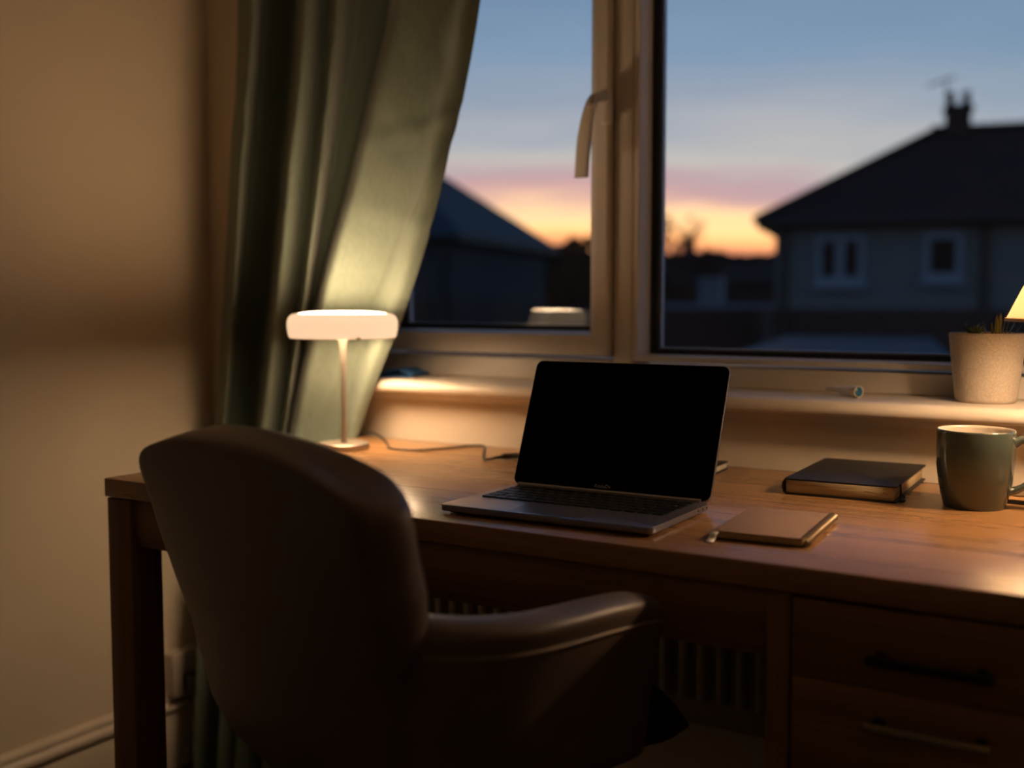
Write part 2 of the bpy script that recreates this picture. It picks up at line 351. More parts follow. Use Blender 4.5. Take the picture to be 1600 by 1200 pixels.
def glazing(parent, x0, x1, z0, z1, ya):
    ring_members('gasket', x0 + .014, x1 - .014, z0 + .009, z1 - .009, [(0, ya - .002), (.020, ya - .002), (.020, ya + .030), (0, ya + .030)], M['gasket'], parent)
    ring_members('spacer', x0 + .0195, x1 - .0195, z0 + .0125, z1 - .0125, [(0, ya + .006), (.006, ya + .006), (.006, ya + .018), (0, ya + .018)], M['spacer'], parent)
    box('pane', (x0 + .003, ya, z0 + .003), (x1 - .003, ya + .004, z1 - .003), M['pane'], parent)
    box('pane', (x0 + .003, ya + .020, z0 + .003), (x1 - .003, ya + .024, z1 - .003), M['pane'], parent)
w1 = empty('window_1', (0, 0, 0), kind='structure')
box('outer_frame', (-1.60, .105, .88), (-.952, .19, .9225), M['upvc'], w1, .003)
box('outer_frame', (-1.60, .105, .923), (-1.5425, .19, 2.16), M['upvc'], w1, .003)
box('mullion', (-.951, .105, .88), (-.910, .19, 2.10), M['upvc'], w1, .004)
box('outer_frame', (-1.547, .105, 2.105), (.80, .19, 2.16), M['upvc'], w1, .003)
GL = (-1.496, -.999, .976, 2.045)
# the sash: wide sculpted sides, shallower bottom
def sash_members():
    x0, x1, z0, z1 = GL
    hs = [(0, .158), (.0, .110), (.003, .101), (.014, .092), (.019, .0893), (.023, .089), (.042, .089), (.0455, .092), (.0455, .19), (0, .19)]
    vsn = [(0, .158), (.001, .150), (.003, .128), (.0055, .1), (.0065, .0925), (.009, .089), (.043, .089), (.046, .092), (.046, .19), (0, .19)]
    def C_(i, k):
        h, y = hs[i]; v, _ = vsn[i]
        return {0: (x0 - h, y, z0 - v), 1: (x1 + h, y, z0 - v), 2: (x1 + h, y, z1 + v), 3: (x0 - h, y, z1 + v)}[k]
    for k, nm in ((0, 'sash_rail'), (1, 'sash_stile'), (2, 'sash_rail'), (3, 'sash_stile')):
        bm = bmesh.new(); A = []; B = []
        for i in range(len(hs)):
            a = Vector(C_(i, k)); b = Vector(C_(i, (k + 1) % 4)); d = (b - a).normalized() * .0006
            A.append(bm.verts.new(a + d)); B.append(bm.verts.new(b - d))
        n = len(hs); bm.faces.new(A); bm.faces.new(B[::-1])
        for i in range(n): bm.faces.new((A[i], A[(i + 1) % n], B[(i + 1) % n], B[i]))
        bmesh.ops.recalc_face_normals(bm, faces=bm.faces)
        link_mesh(nm, bm, M['upvc'], w1)
sash_members()
glazing(w1, *GL, .160)
# espagnolette handle on the right stile, lever hanging down and swung out
hp = empty('handle', (0, 0, 0)); hp.parent = w1
box('back_plate', (-.966, .0760, 1.362), (-.945, .0885, 1.425), M['upvc'], hp, .003)
tube('spindle', [(-.956, .078, 1.410), (-.958, .064, 1.410), (-.961, .053, 1.405)], [.0095, .0095, .0085], M['upvc'], hp, 16)
lv = catmull([(-.962, .052, 1.412), (-.967, .046, 1.398), (-.973, .042, 1.370), (-.979, .042, 1.335), (-.983, .043, 1.300), (-.987, .045, 1.262)], 6)
bm = bmesh.new(); rings = []
for i, p in enumerate(lv):
    t = i / (len(lv) - 1); wdt = .0085 + .0055 * min(1, t * 1.6); th = .0065 - .002 * t
    rings.append([bm.verts.new(p + Vector((wdt * math.copysign(abs(math.cos(a)) ** .5, math.cos(a)), th * math.copysign(abs(math.sin(a)) ** .5, math.sin(a)), 0))) for a in [2 * math.pi * k / 16 for k in range(16)]])
for a, b in zip(rings, rings[1:]):
    for k in range(16): bm.faces.new((a[k], a[(k + 1) % 16], b[(k + 1) % 16], b[k]))
bm.faces.new(rings[0]); bm.faces.new(rings[-1]); bmesh.ops.recalc_face_normals(bm, faces=bm.faces)
autosmooth(link_mesh('lever', bm, M['upvc'], hp), 50)
lathe('key_button', [(0, .006), (.004, .006), (.0055, .004), (.0055, 0)], M['white_plastic'], hp, 20).matrix_local = Matrix.Translation((-.966, .0385, 1.391)) @ Matrix.Rotation(R(90), 4, 'X')
w2 = empty('window_2', (0, 0, 0), kind='structure')
box('outer_frame', (-.909, .105, .88), (.80, .19, .9165), M['upvc'], w2, .003)
box('outer_frame', (.745, .105, .917), (.80, .19, 2.104), M['upvc'], w2, .003)
GR = (-.897, .730, .934, 2.09)
ring_members('glazing_bead', *GR, [(0, .158), (.0005, .112), (.003, .106), (.0115, .1055), (.0125, .109), (.0125, .158)], M['upvc'], w2)
glazing(w2, *GR, .160)
# ================================================================ RADIATOR
rd = empty('radiator', (-1.44, -.10, .33), label='white ribbed panel radiator on the window wall beneath the desk', cat='radiator')
box('back_panel', (0, .012, 0), (1.22, .020, .36), M['radiator'], rd, .003)
box('top_grille', (0, -.002, .361), (1.22, .060, .372), M['radiator'], rd, .002)
box('wall_bracket', (.2, .021, .05), (.23, .099, .30), M['radiator'], rd)
box('wall_bracket', (.95, .021, .05), (.98, .099, .30), M['radiator'], rd)
f0 = None
for i in range(36):
    if f0 is None: f0 = prism('flute', [(-.008, .0), (-.011, .0), (-.0115, .0)] and [(-.0115, .012), (-.0095, .003), (-.006, -.001), (.006, -.001), (.0095, .003), (.0115, .012)], 2, .045, .345, M['radiator'], rd, ang=60); f0.location = (.028, 0, 0)
    else: copy_obj(f0, rd, (.028 + i * .0333, 0, 0))
tube('feed_pipe', [(1.19, .04, .02), (1.19, .04, -.329)], .0075, M['radiator'], rd, 12)
tube('feed_pipe', [(.03, .04, .02), (.03, .04, -.329)], .0075, M['radiator'], rd, 12)
# ================================================================ WALL SOCKET + PLUG
so = empty('wall_socket', (XL, -.125, .215), label='white surface-mounted wall socket low on the left wall behind the desk leg', cat='socket')
box('back_box', (.0005, -.035, -.048), (.030, .075, .048), M['white_plastic'], so, .004)
box('faceplate', (.0302, -.037, -.050), (.036, .077, .050), M['white_plastic'], so, .0025)
box('switch', (.0362, .05, .012), (.041, .066, .032), M['white_plastic'], so, .0015)
pg = empty('power_plug', (XL + .037, -.115, .195), label='black power plug pushed into the low wall socket, its flex hanging down', cat='plug')
box('plug_body', (0, -.022, -.025), (.034, .022, .022), M['cable'], pg, .007, 3)
tube('flex', catmull([(.018, -.004, -.022), (.022, -.006, -.05), (.032, -.02, -.09), (.040, -.05, -.14), (.045, -.10, -.186), (.05, -.17, -.1910)], 6), .0035, M['cable'], pg, 8)
# ================================================================ CURTAIN
def build_curtain():
    rows = {1.62: [(-1.7831, -0.03), (-1.6596, -0.11), (-1.7257, -0.012), (-1.6487, -0.01), (-1.5027, -0.125), (-1.5148, -0.05), (-1.4228, -0.12), (-1.4755, -0.008), (-1.3939, -0.008), (-1.2779, -0.125), (-1.2352, -0.108), (-1.1877, -0.07), (-1.1404, -0.092), (-1.1214, -0.075)],
        1.03: [(-1.8416, -0.03), (-1.7311, -0.11), (-1.8088, -0.012), (-1.7335, -0.01), (-1.5928, -0.125), (-1.6069, -0.05), (-1.5249, -0.12), (-1.6096, -0.008), (-1.597, -0.008), (-1.4767, -0.125), (-1.4421, -0.108), (-1.3895, -0.07), (-1.3246, -0.092), (-1.2975, -0.075)],
        0.755: [(-1.8801, -0.025), (-1.7843, -0.093), (-1.8475, -0.02), (-1.7685, -0.02), (-1.6664, -0.1), (-1.6668, -0.043), (-1.6048, -0.1), (-1.6715, -0.02), (-1.6641, -0.02), (-1.58, -0.1), (-1.5455, -0.092), (-1.4915, -0.06), (-1.4485, -0.078), (-1.434, -0.064)]}
    n = 14
    top = [(a[0] + (a[0] - b[0]) * .55, a[1]) for a, b in zip(rows[1.62], rows[1.03])]
    mid13 = []
    for k, (a, b) in enumerate(zip(rows[1.62], rows[1.03])):
        t = .5; bulge = -.018 * (k / 13) ** 2     # the free edge hangs in a slight outward curve
        mid13.append((a[0] * t + b[0] * t - bulge, a[1] * t + b[1] * t))
    m88 = []
    for k, (a, b) in enumerate(zip(rows[1.03], rows[.755])):
        t = .5; bulge = .008 * (k / 13) ** 3
        y = a[1] * t + b[1] * t
        m88.append((a[0] * t + b[0] * t + bulge * -1, min(y, -.070) if a[0] > -1.53 else y))
    low = [(x * .4 + (-1.850 + .345 * k / 13) * .6, y * 1.35 - .025) for k, (x, y) in enumerate(rows[.755])]
    bot = [(-1.840 + .345 * k / 13, y * 1.45 - .035) for k, (x, y) in enumerate(rows[.755])]
    levels = [(2.25, top), (1.62, rows[1.62]), (1.325, mid13), (1.03, rows[1.03]), (.885, m88), (.755, rows[.755]), (.35, low), (.012, bot)]
    NS = 9
    zs = [l[0] for l in levels]
    def interp(z):
        # monotone-ish cubic through the levels
        for i in range(len(zs) - 1):
            if zs[i] >= z >= zs[i + 1] - 1e-9: break
        t = (zs[i] - z) / (zs[i] - zs[i + 1])
        i0, i3 = max(i - 1, 0), min(i + 2, len(zs) - 1)
        out = []
        for k in range(n):
            def tang(a, b, j):
                return (levels[b][1][k][j] - levels[a][1][k][j]) / (zs[a] - zs[b])
            r = []
            for j in (0, 1):
                p1, p2 = levels[i][1][k][j], levels[i + 1][1][k][j]; dz = zs[i] - zs[i + 1]
                m1 = tang(i0, i + 1, j) * dz; m2 = tang(i, i3, j) * dz
                h = (2 * t ** 3 - 3 * t ** 2 + 1) * p1 + (t ** 3 - 2 * t ** 2 + t) * m1 + (-2 * t ** 3 + 3 * t ** 2) * p2 + (t ** 3 - t ** 2) * m2
                r.append(h)
            out.append(Vector((r[0], r[1], 0)))
        return catmull(out, NS)
    bm = bmesh.new(); grid = []; NZ = 150
    for a in range(NZ + 1):
        z = 2.25 + (.012 - 2.25) * a / NZ
        row = interp(z); vr = []
        for s, p in enumerate(row):
            u = s / len(row)
            # fine creases: soft horizontal puckers and one diagonal pull on the wide front panel
            dy = .0035 * noise.noise(Vector((p.x * 9, z * 5, 3))) + .0018 * noise.noise(Vector((p.x * 30, z * 14, 7)))
            if u > .66:
                for (zc, wc, amp, sl) in ((1.34, .010, .0035, .25), (1.20, .012, .003, -.3), (1.10, .018, .006, 1.6), (.95, .02, .006, 1.9), (.86, .018, .007, 2.4)):
                    d = (z - zc) - sl * (p.x + 1.33); dy -= amp * math.exp(-(d / wc) ** 2) * min(1, (u - .66) * 12)
            lim = -.004
            vr.append(bm.verts.new((p.x, min(p.y + dy, lim), z)))
        grid.append(vr)
    for r0, r1 in zip(grid, grid[1:]):
        for i in range(len(r0) - 1): bm.faces.new((r0[i], r1[i], r1[i + 1], r0[i + 1]))
    hem = [g[-3].co + Vector((0, -.0022, 0)) for g in grid][10:-4]
    o = link_mesh('curtain', bm, M['curtain'], None, True)
    md = o.modifiers.new('cloth_thickness', 'SOLIDIFY'); md.thickness = .0022; md.offset = 0
    # stitched side hem on the free edge
    tube('hem_stitching', hem[::3], .0007, M['curtain'], o, 5)
    return o
tag(build_curtain(), 'sage green linen curtain gathered in deep folds at the left of the window', 'curtain')
cp = empty('curtain_pole', (-2.0 + .1, -.085, 2.30), label='black metal curtain pole above the window', cat='curtain pole')
tube('pole', [(.03, 0, 0), (3.1, 0, 0)], .012, M['black_metal'], cp, 16)
tube('bracket', [(.12, .083, 0), (.12, 0, 0)], .006, M['black_metal'], cp, 10)
tube('bracket', [(3.0, .083, 0), (3.0, 0, 0)], .006, M['black_metal'], cp, 10)
for i in range(9):
    a = 2 * math.pi
    tube('ring', [(.25 + i * .06, .019 * math.cos(a * k / 16), -.008 + .019 * math.sin(a * k / 16) - .008) for k in range(17)], .002, M['black_metal'], cp, 6)
# ================================================================ DESK
DX0, DX1, DY0, DY1, DZ = -1.443, .18, -.666, -.030, .76
dk = empty('desk', (DX0, DY0, 0), label='brown oak veneer desk with square legs standing under the window', cat='desk')
W, D = DX1 - DX0, DY1 - DY0
box('desk_top', (0, 0, .7315), (W, D, .76), M['oak_top'], dk, .0018)
for (x, y) in ((.0, .004), (.0, D - .064)):
    box('leg', (x + .001, y, 0), (x + .054, y + .060, .729), M['oak_z'], dk, .0015)
box('shadow_batten', (.010, .012, .729), (1.05, D - .012, .7315), M['oak_x'], dk)
box('front_apron', (.0545, .012, .657), (1.062, .032, .729), M['oak_x'], dk, .001)
box('rear_apron', (.0545, D - .034, .657), (1.062, D - .014, .729), M['oak_x'], dk, .001)
box('side_apron', (.014, .0645, .657), (.034, D - .0645, .729), M['oak_y'], dk, .001)
px0 = 1.063
box('side_panel', (px0, .003, 0), (px0 + .025, D - .004, .731), M['oak_z'], dk, .0012)
box('side_panel', (W - .03, .003, 0), (W - .005, D - .004, .731), M['oak_z'], dk, .0012)
box('back_panel', (px0 + .026, D - .02, .08), (W - .031, D - .008, .73), M['oak_x'], dk)
dx0, dx1 = px0 + .0285, W - .0335
for (z0, z1, hz, brass) in ((.6465, .7270, .681, 0), (.400, .6450, .613, 1), (.080, .3970, .36, 1)):
    d = box('drawer', (dx0, .0, z0), (dx1, .018, z1), M['oak_x'], dk, .001)
    xa = 1.172; xb = 1.290
    h = box('handle', (xa, -.026, hz - .0045), (xb, -.018, hz + .0045), M['dark_metal'] if brass else M['black_metal'], d, .0015)
    for xx in (xa + .006, xb - .016): box('handle_post', (xx, -.018, hz - .004), (xx + .01, .0, hz + .004), M['black_metal'], d)
# ================================================================ CHAIR
ch = empty('desk_chair', (0, 0, 0), R(-16), label='taupe leatherette tub desk chair with low arms, its back to the viewer', cat='chair')
r0, h0 = -.69, -.83
ca, sa = math.cos(R(-16)), math.sin(R(-16))
ch.location = (r0 * ca - h0 * sa, -1.783 + .873 * (r0 * sa + h0 * ca + 1.783), 0); ch.location.x *= .873
CHM = Matrix.Translation((0, 0, 1.035 * .127)) @ Matrix.Scale(.873, 4)
def pillow(name, fn, m, parent, nu=40, nv=40, T=.066, pw=2.6, thick=None):
    """closed padded slab: fn(u, v) -> (centre point, normal); thickness rolls off to the rim."""
    bm = bmesh.new(); g = {}
    def sp(t): return math.sin(t * math.pi / 2)
    for side in (0, 1):
        for i in range(nu + 1):
            for j in range(nv + 1):
                u = sp(-1 + 2 * i / nu); v = sp(-1 + 2 * j / nv)
                rim = i in (0, nu) or j in (0, nv)
                if rim and side: g[(1, i, j)] = g[(0, i, j)]; continue
                P, Nn, eu, ev = fn(u, v)
                du = max(0.0, 1 - max(0, (abs(u) - (1 - eu)) / eu) ** 2); dv = max(0.0, 1 - max(0, (abs(v) - (1 - ev)) / ev) ** 2)
                t = (T if thick is None else thick(u, v)) / 2 * math.sqrt(du * dv)
                g[(side, i, j)] = bm.verts.new(P + Nn * (t if side else -t))
    for side in (0, 1):
        for i in range(nu):
            for j in range(nv):
                q = [g[(side, i, j)], g[(side, i + 1, j)], g[(side, i + 1, j + 1)], g[(side, i, j + 1)]]
                if len(set(q)) == 4: bm.faces.new(q if side else q[::-1])
    bmesh.ops.recalc_face_normals(bm, faces=bm.faces)
    return link_mesh(name, bm, m, parent, True)
def lerp_tab(tab, x):
    if x <= tab[0][0]: return tab[0][1]
    for (a, va), (b, vb) in zip(tab, tab[1:]):
        if x <= b:
            t = (x - a) / (b - a); t = t * t * (3 - 2 * t) * .5 + t * .5; return va + (vb - va) * t
    return tab[-1][1]
BW = [(.42, .10), (.45, .150), (.48, .178), (.52, .202), (.60, .228), (.68, .266), (.72, .276), (.76, .277), (.84, .284), (.90, .280)]
def back_h(r, z):
    cv = .55 - .45 * min(1, max(0, (z - .60) / .22))
    h = -.185 - max(0, z - .50) * .155 + cv * r * r
    if z < .53: h += ((.53 - z) / .11) ** 2 * .075
    return h
def back_fn(u, v):
    z0, z1 = .425, .884
    # squircle corners
    z = z0 + (z1 - z0) * (v + 1) / 2
    w = lerp_tab(BW, z)
    k = 1.0
    if v > .62: k = (1 - .36 * ((v - .62) / .38) ** 5)
    r = u * w * k
    z -= .016 * u * u * max(0, (v - .3) / .7) - 0
    z = z - (.016 * u ** 4 * max(0, (v - .5) / .5))
    h = back_h(r, z)
    e = .004
    N_ = Vector((-(back_h(r + e, z) - back_h(r - e, z)) / (2 * e), 1, -(back_h(r, z + e) - back_h(r, z - e)) / (2 * e))).normalized()
    return Vector((r, h, z)), N_, .13 / max(.5, w / .29), .085
bk = pillow('backrest', back_fn, M['leather'], ch, 56, 56, T=.072)
# piping seam round the outer rim of the back
rim = []
for t in range(0, 61):
    a = t / 60
    if a < .35: u, v = -.93, -.55 + a / .35 * 1.43
    elif a < .65: u, v = -.93 + (a - .35) / .3 * 1.86, .93 - .05 * abs((a - .5) / .15)
    else: u, v = .93, .88 - (a - .65) / .35 * 1.43
    P, N_, _, _ = back_fn(u, v); rim.append(P - N_ * .0262)
tube('back_piping', rim, .0022, M['leather'], ch, 8)
def arm_plan(s, side, z):
    """s -1 rear .. +1 front; plan path hugging the back corner then running forward"""
    taper = .5 * max(0, .68 - z) ** 1.25 * (1 - .75 * max(0, s) ** .7)
    pts = [(-.225, -.168), (-.272, -.130), (-.296, -.06), (-.290, .05), (-.276, .135), (-.256, .182)]
    t = (s + 1) / 2 * (len(pts) - 1); i = min(int(t), len(pts) - 2); f = t - i
    P = [pts[max(i - 1, 0)], pts[i], pts[i + 1], pts[min(i + 2, len(pts) - 1)]]
    c = [.5 * (2 * P[1][j] + (P[2][j] - P[0][j]) * f + (2 * P[0][j] - 5 * P[1][j] + 4 * P[2][j] - P[3][j]) * f * f + (3 * P[1][j] - P[0][j] - 3 * P[2][j] + P[3][j]) * f ** 3) for j in (0, 1)]
    return (-(c[0] + taper) * side, c[1] + (.25 * max(0, .66 - z) if s < -.5 else 0) * 0, 0)
def arm_fn_side(side):
    def fn(u, v):
        ztop = .694 - .026 * (u + 1) / 2 + .006 * math.sin((u + 1) * 1.5)
        zbot = .440
        z = zbot + (ztop - zbot) * (v + 1) / 2
        z -= .035 * max(0, u) ** 5 * max(0, v)            # rounded front shoulder
        P = Vector(arm_plan(u, side, z)); P.z = z
        e = .02; A = Vector(arm_plan(min(u + e, 1), side, z)); B = Vector(arm_plan(max(u - e, -1), side, z)); T_ = (A - B).normalized()
        N_ = Vector((T_.y, -T_.x, 0)) * side
        return P, N_, .12, .16
    return fn
def arm_thick(u, v): return .050 + .016 * max(0, v) ** 2
for side in (1, -1):
    fn = arm_fn_side(side)
    am = pillow('arm', fn, M['leather'], ch, 44, 36, thick=arm_thick)
    pts = []
    for k in range(30):
        u = -.80 + 1.70 * k / 29; P, N_, _, _ = fn(u, .70); pts.append(P + N_ * (arm_thick(u, .70) / 2 + .0008))
    tube('piping', pts, .0021, M['piping'], am, 8)
def seat_fn(u, v):
    P = Vector((u * (.245 - .10 * max(0, -v)), .085 + v * .205, .484 - .012 * (u * u) - .018 * max(0, v) ** 6)); return P, Vector((0, 0, 1)), .2, .2
pillow('seat_cushion', seat_fn, M['seat'], ch, 30, 30, T=.085)
for part in list(ch.children_recursive):
    part.data.transform(CHM)
box('seat_plate', (-.13, -.10, .478), (.13, .15, .492), M['black_metal'], ch, .004)
lathe('gas_column', [(0, .10), (.025, .10), (.025, .25), (.016, .252), (.016, .4775), (0, .4775)], M['black_metal'], ch, 24, 0, .02)
for k in range(5):
    a = R(72 * k + 18); c = Vector((math.cos(a), math.sin(a), 0)); o0 = Vector((0, .02, 0))
    lg = tube('leg', [o0 + c * .022 + Vector((0, 0, .115)), o0 + c * .12 + Vector((0, 0, .098)), o0 + c * .27 + Vector((0, 0, .074))], [.020, .017, .012], M['black_metal'], ch, 12)
    cw = lathe('castor', [(0, -.011), (.018, -.011), (.025, -.008), (.025, .008), (.018, .011), (0, .011)], M['black_metal'], lg, 20)
    cw.matrix_local = Matrix.Translation(o0 + c * .272 + Vector((0, 0, .0255))) @ Matrix.Rotation(a, 4, 'Z') @ Matrix.Rotation(R(90), 4, 'X')
    tube('castor_stem', [o0 + c * .272 + Vector((0, 0, .05)), o0 + c * .272 + Vector((0, 0, .075))], .006, M['black_metal'], lg, 8)
# ================================================================ LAPTOP
lp = empty('laptop', (-.8318, -.6254, DZ), R(1.07), label='grey aluminium laptop open on the desk with a black switched-off screen', cat='laptop')
LW, LD, LT = .2991, .1864, .0125
slab('base', rounded_rect(LW, LD, .009), .0042, LT, M['alu'], lp, .0012)
slab('underside', [(x * .94 + .03 * LW, y * .94 + .03 * LD) for x, y in rounded_rect(LW, LD, .009)], .0022, .0042, M['black_metal'], lp, 0)
for x, y in ((.03, .02), (LW - .03, .02), (.03, LD - .02), (LW - .03, LD - .02)): lathe('foot', [(0, 0), (.006, 0), (.006, .0022), (0, .0022)], M['gasket'], lp, 16, x, y)
KX, KY, KW, KD = .018, .082, .263, .090
slab('key_well', [(x + KX - .002, y + KY - .002) for x, y in rounded_rect(KW + .004, KD + .004, .002)], LT, LT + .0003, M['keywell'], lp, 0)
kmesh = {}
def keycap(x, y, w, h):
    k = (round(w, 4), round(h, 4)); o = None
    if k not in kmesh:
        o = slab('key', rounded_rect(w, h, .0014, 2), 0, .0011, M['key'], lp, 0); kmesh[k] = o; o.location = (x, y, LT + .0003)
    else: o = copy_obj(kmesh[k], lp, (x, y, LT + .0003))
    return o
rows_ = [([1.0] * 14, .0075, ['esc', '', '', '', '', '', '', '', '', '', '', '', '', '']),
         ([1] * 13 + [1.55], .0152, list('`1234567890-=') + ['']),
         ([1.55] + [1] * 13, .0152, [''] + list('QWERTYUIOP[]') + ['#']),
         ([1.8] + [1] * 11 + [1.75], .0152, [''] + list("ASDFGHJKL;'") + ['']),
         ([1.3] + [1] * 11 + [2.25], .0152, [''] + list('ZXCVBNM,./') + ['', '']),
         ([1, 1, 1, 1.28, 5.2, 1.28, 1, 1, 1, 1], .0152, [''] * 10)]
gap = .0026; yy = KY + KD
leg_bm_text = []
for ws, kh, lets in rows_:
    yy -= kh + (gap if kh > .01 else .0018)
    unit = (KW - gap * (len(ws) - 1)) / sum(ws); x = KX
    for i, w in enumerate(ws):
        keycap(x, yy + (gap * .5), unit * w, kh - .0004)
        if i < len(lets) and lets[i].strip(): leg_bm_text.append((lets[i], x + unit * w / 2, yy + kh / 2 + gap * .5))
        x += unit * w + gap
# the printed legends, one flat part
tb = bmesh.new()
for s, x, y in leg_bm_text:
    t = text_mesh('tmp', s, .0050, M['key_print'], None, Matrix.Translation((x, y, LT + .00147)), extrude=.00002); tb.from_mesh(t.data); bpy.data.objects.remove(t)
link_mesh('key_legends', tb, M['key_print'], lp)
slab('trackpad', [(x + .098, y + .008) for x, y in rounded_rect(.105, .068, .003)], LT, LT + .0002, mat('trackpad_glass', (.30, .285, .30), .30, metal=.8, var=.03), lp, 0)
slab('finger_notch', [(x + .120, y - .0002) for x, y in rounded_rect(.058, .003, .0012)], LT - .0022, LT + .0001, M['alu_edge'], lp, 0)
# hinge bar and ports
tube('hinge', [(.012, LD - .003, LT + .001), (LW - .012, LD - .003, LT + .001)], .0036, M['alu_edge'], lp, 16)
for y in (LD - .012, LD - .026, LD - .041): 
    p = lathe('port', [(0, 0), (.0019, 0), (.0019, .0006), (0, .0006)], M['gasket'], lp, 16); p.matrix_local = Matrix.Translation((LW - .0003, y, .0085)) @ Matrix.Rotation(R(90), 4, 'Y') @ Matrix.Diagonal((.8, 1.2, 1, 1))
lid_h = .1885; tilt = R(22.43)
LM = Matrix.Translation((0, LD, LT + .0005)) @ Matrix.Rotation(R(90) - tilt, 4, 'X')
lid = slab('lid', rounded_rect(LW, lid_h, .0105, 8), -.0052, 0, M['alu'], lp, .0009); lid.matrix_local = LM
scr = slab('screen', [(x + .0012, y + .0012) for x, y in rounded_rect(LW - .0024, lid_h - .0024, .0095, 8)], 0, .0004, M['screen'], lid, 0)
slab('chin', [(x + .003, y + .0035) for x, y in rounded_rect(LW - .006, .0085, .002, 4)], .0004, .0006, M['bezel'], lid, 0)
text_mesh('screen_lettering', 'AssoaDv', .0072, M['logo'], lid, Matrix.Translation((LW * .475, .0078, .0007)), kern=.95)
lathe('camera_lens', [(0, 0), (.0012, 0), (.0012, .0002), (0, .0002)], M['key'], lid, 12, LW / 2, lid_h - .005).location = (0, 0, .0004)
# ================================================================ DESK LAMP (ring)
LX, LY = -1.350, -.206
dl = empty('table_lamp', (LX, LY, DZ), label='small metal-stemmed table lamp with a flat white glowing disc shade', cat='lamp')
lathe('base', [(0, 0), (.0455, 0), (.047, .0015), (.047, .0105), (.0455, .012), (.006, .0122), (0, .0122)], M['nickel'], dl, 56)
lathe('stem', [(0, .0122), (.0062, .0122), (.0058, .02), (.0048, .07), (.0046, .12), (.0058, .17), (.0074, .203), (0, .203)], M['nickel'], dl, 24)
ro = .1015
ring_prof = [(.083, .2515), (.088, .2515), (.0945, .2490), (.0990, .2440), (.1012, .2375), (.1015, .229), (.1003, .219), (.0985, .2105), (.0960, .2072), (.0930, .2070), (.0930, .212), (.0945, .230), (.0915, .241), (.086, .246), (.083, .247)]
lathe('shade', ring_prof, M['shade_ring'], dl, 72, closed=True)
lathe('upper_diffuser', [(0, .2440), (.0835, .2440), (.0835, .2505), (.070, .2535), (.045, .2552), (0, .2560)], M['disc_top'], dl, 56)
lathe('lower_diffuser', [(0, .2130), (.0925, .2130), (.0925, .2165), (0, .2165)], M['disc_bottom'], dl, 56)
lathe('stem_cap', [(0, .203), (.011, .203), (.011, .2128), (0, .2128)], M['nickel'], dl, 24)
box('switch', (.037, -.0905, .2068), (.045, -.084, .2100), M['dark_metal'], dl, .001, mtx=Matrix.Rotation(R(32), 4, 'Z'))
# ================================================================ SHADED LAMP AT THE RIGHT
tl = empty('shaded_table_lamp', (-.078, -.235, DZ), label='cream cone-shaded table lamp at the right edge, its shade beside the potted succulents', cat='lamp')
TR = .138
lathe('shade', [(TR, .250), (TR - .072, .405), (TR - .0735, .405), (TR - .0015, .250)], M['shade_cone'], tl, 72, closed=True)
lathe('shade_trim', [(TR + .0004, .2495), (TR + .0004, .2535), (TR - .002, .2535), (TR - .002, .2495)], M['shade_rim'], tl, 72, closed=True)
lathe('base', [(0, 0), (.050, 0), (.052, .003), (.050, .012), (.02, .018), (.009, .030), (.008, .15), (.012, .22), (.016, .235), (0, .235)], M['nickel'], tl, 40)
lathe('bulb_holder', [(0, .235), (.014, .235), (.014, .262), (0, .262)], M['white_plastic'], tl, 24)
lathe('bulb', [(0, .262), (.010, .264), (.014, .28), (.024, .300), (.027, .318), (.022, .336), (.010, .345), (0, .346)], M['bulb'], tl, 24)
for k in range(3):
    a = R(120 * k + 20); tube('shade_arm', [(.012 * math.cos(a), .012 * math.sin(a), .262), ((TR - .003) * math.cos(a), (TR - .003) * math.sin(a), .254)], .0012, M['dark_metal'], tl, 6)
# ================================================================ ADDED FILL LIGHT: UNSEEN UPLIGHTER THAT SOFTENS THE SHADOWS
ul = empty('floor_lamp', (1.15, -3.25, 0), label='added unseen uplighter in the far corner of the room, softening the shadows', cat='lamp')
lathe('base', [(0, 0), (.14, 0), (.14, .012), (.02, .022), (0, .022)], M['black_metal'], ul, 40)
tube('pole', [(0, 0, .02), (0, 0, 1.66)], .012, M['black_metal'], ul, 14)
lathe('bowl', [(0, 1.655), (.03, 1.66), (.10, 1.69), (.155, 1.745), (.170, 1.80), (.166, 1.80), (.150, 1.748), (.098, 1.696), (.03, 1.668), (0, 1.668)], M['black_metal'], ul, 48)
lathe('diffuser', [(0, 1.705), (.10, 1.705), (.10, 1.712), (0, 1.712)], emit_mat('fill_diffuser', WARM, FILL_STRENGTH), ul, 32)
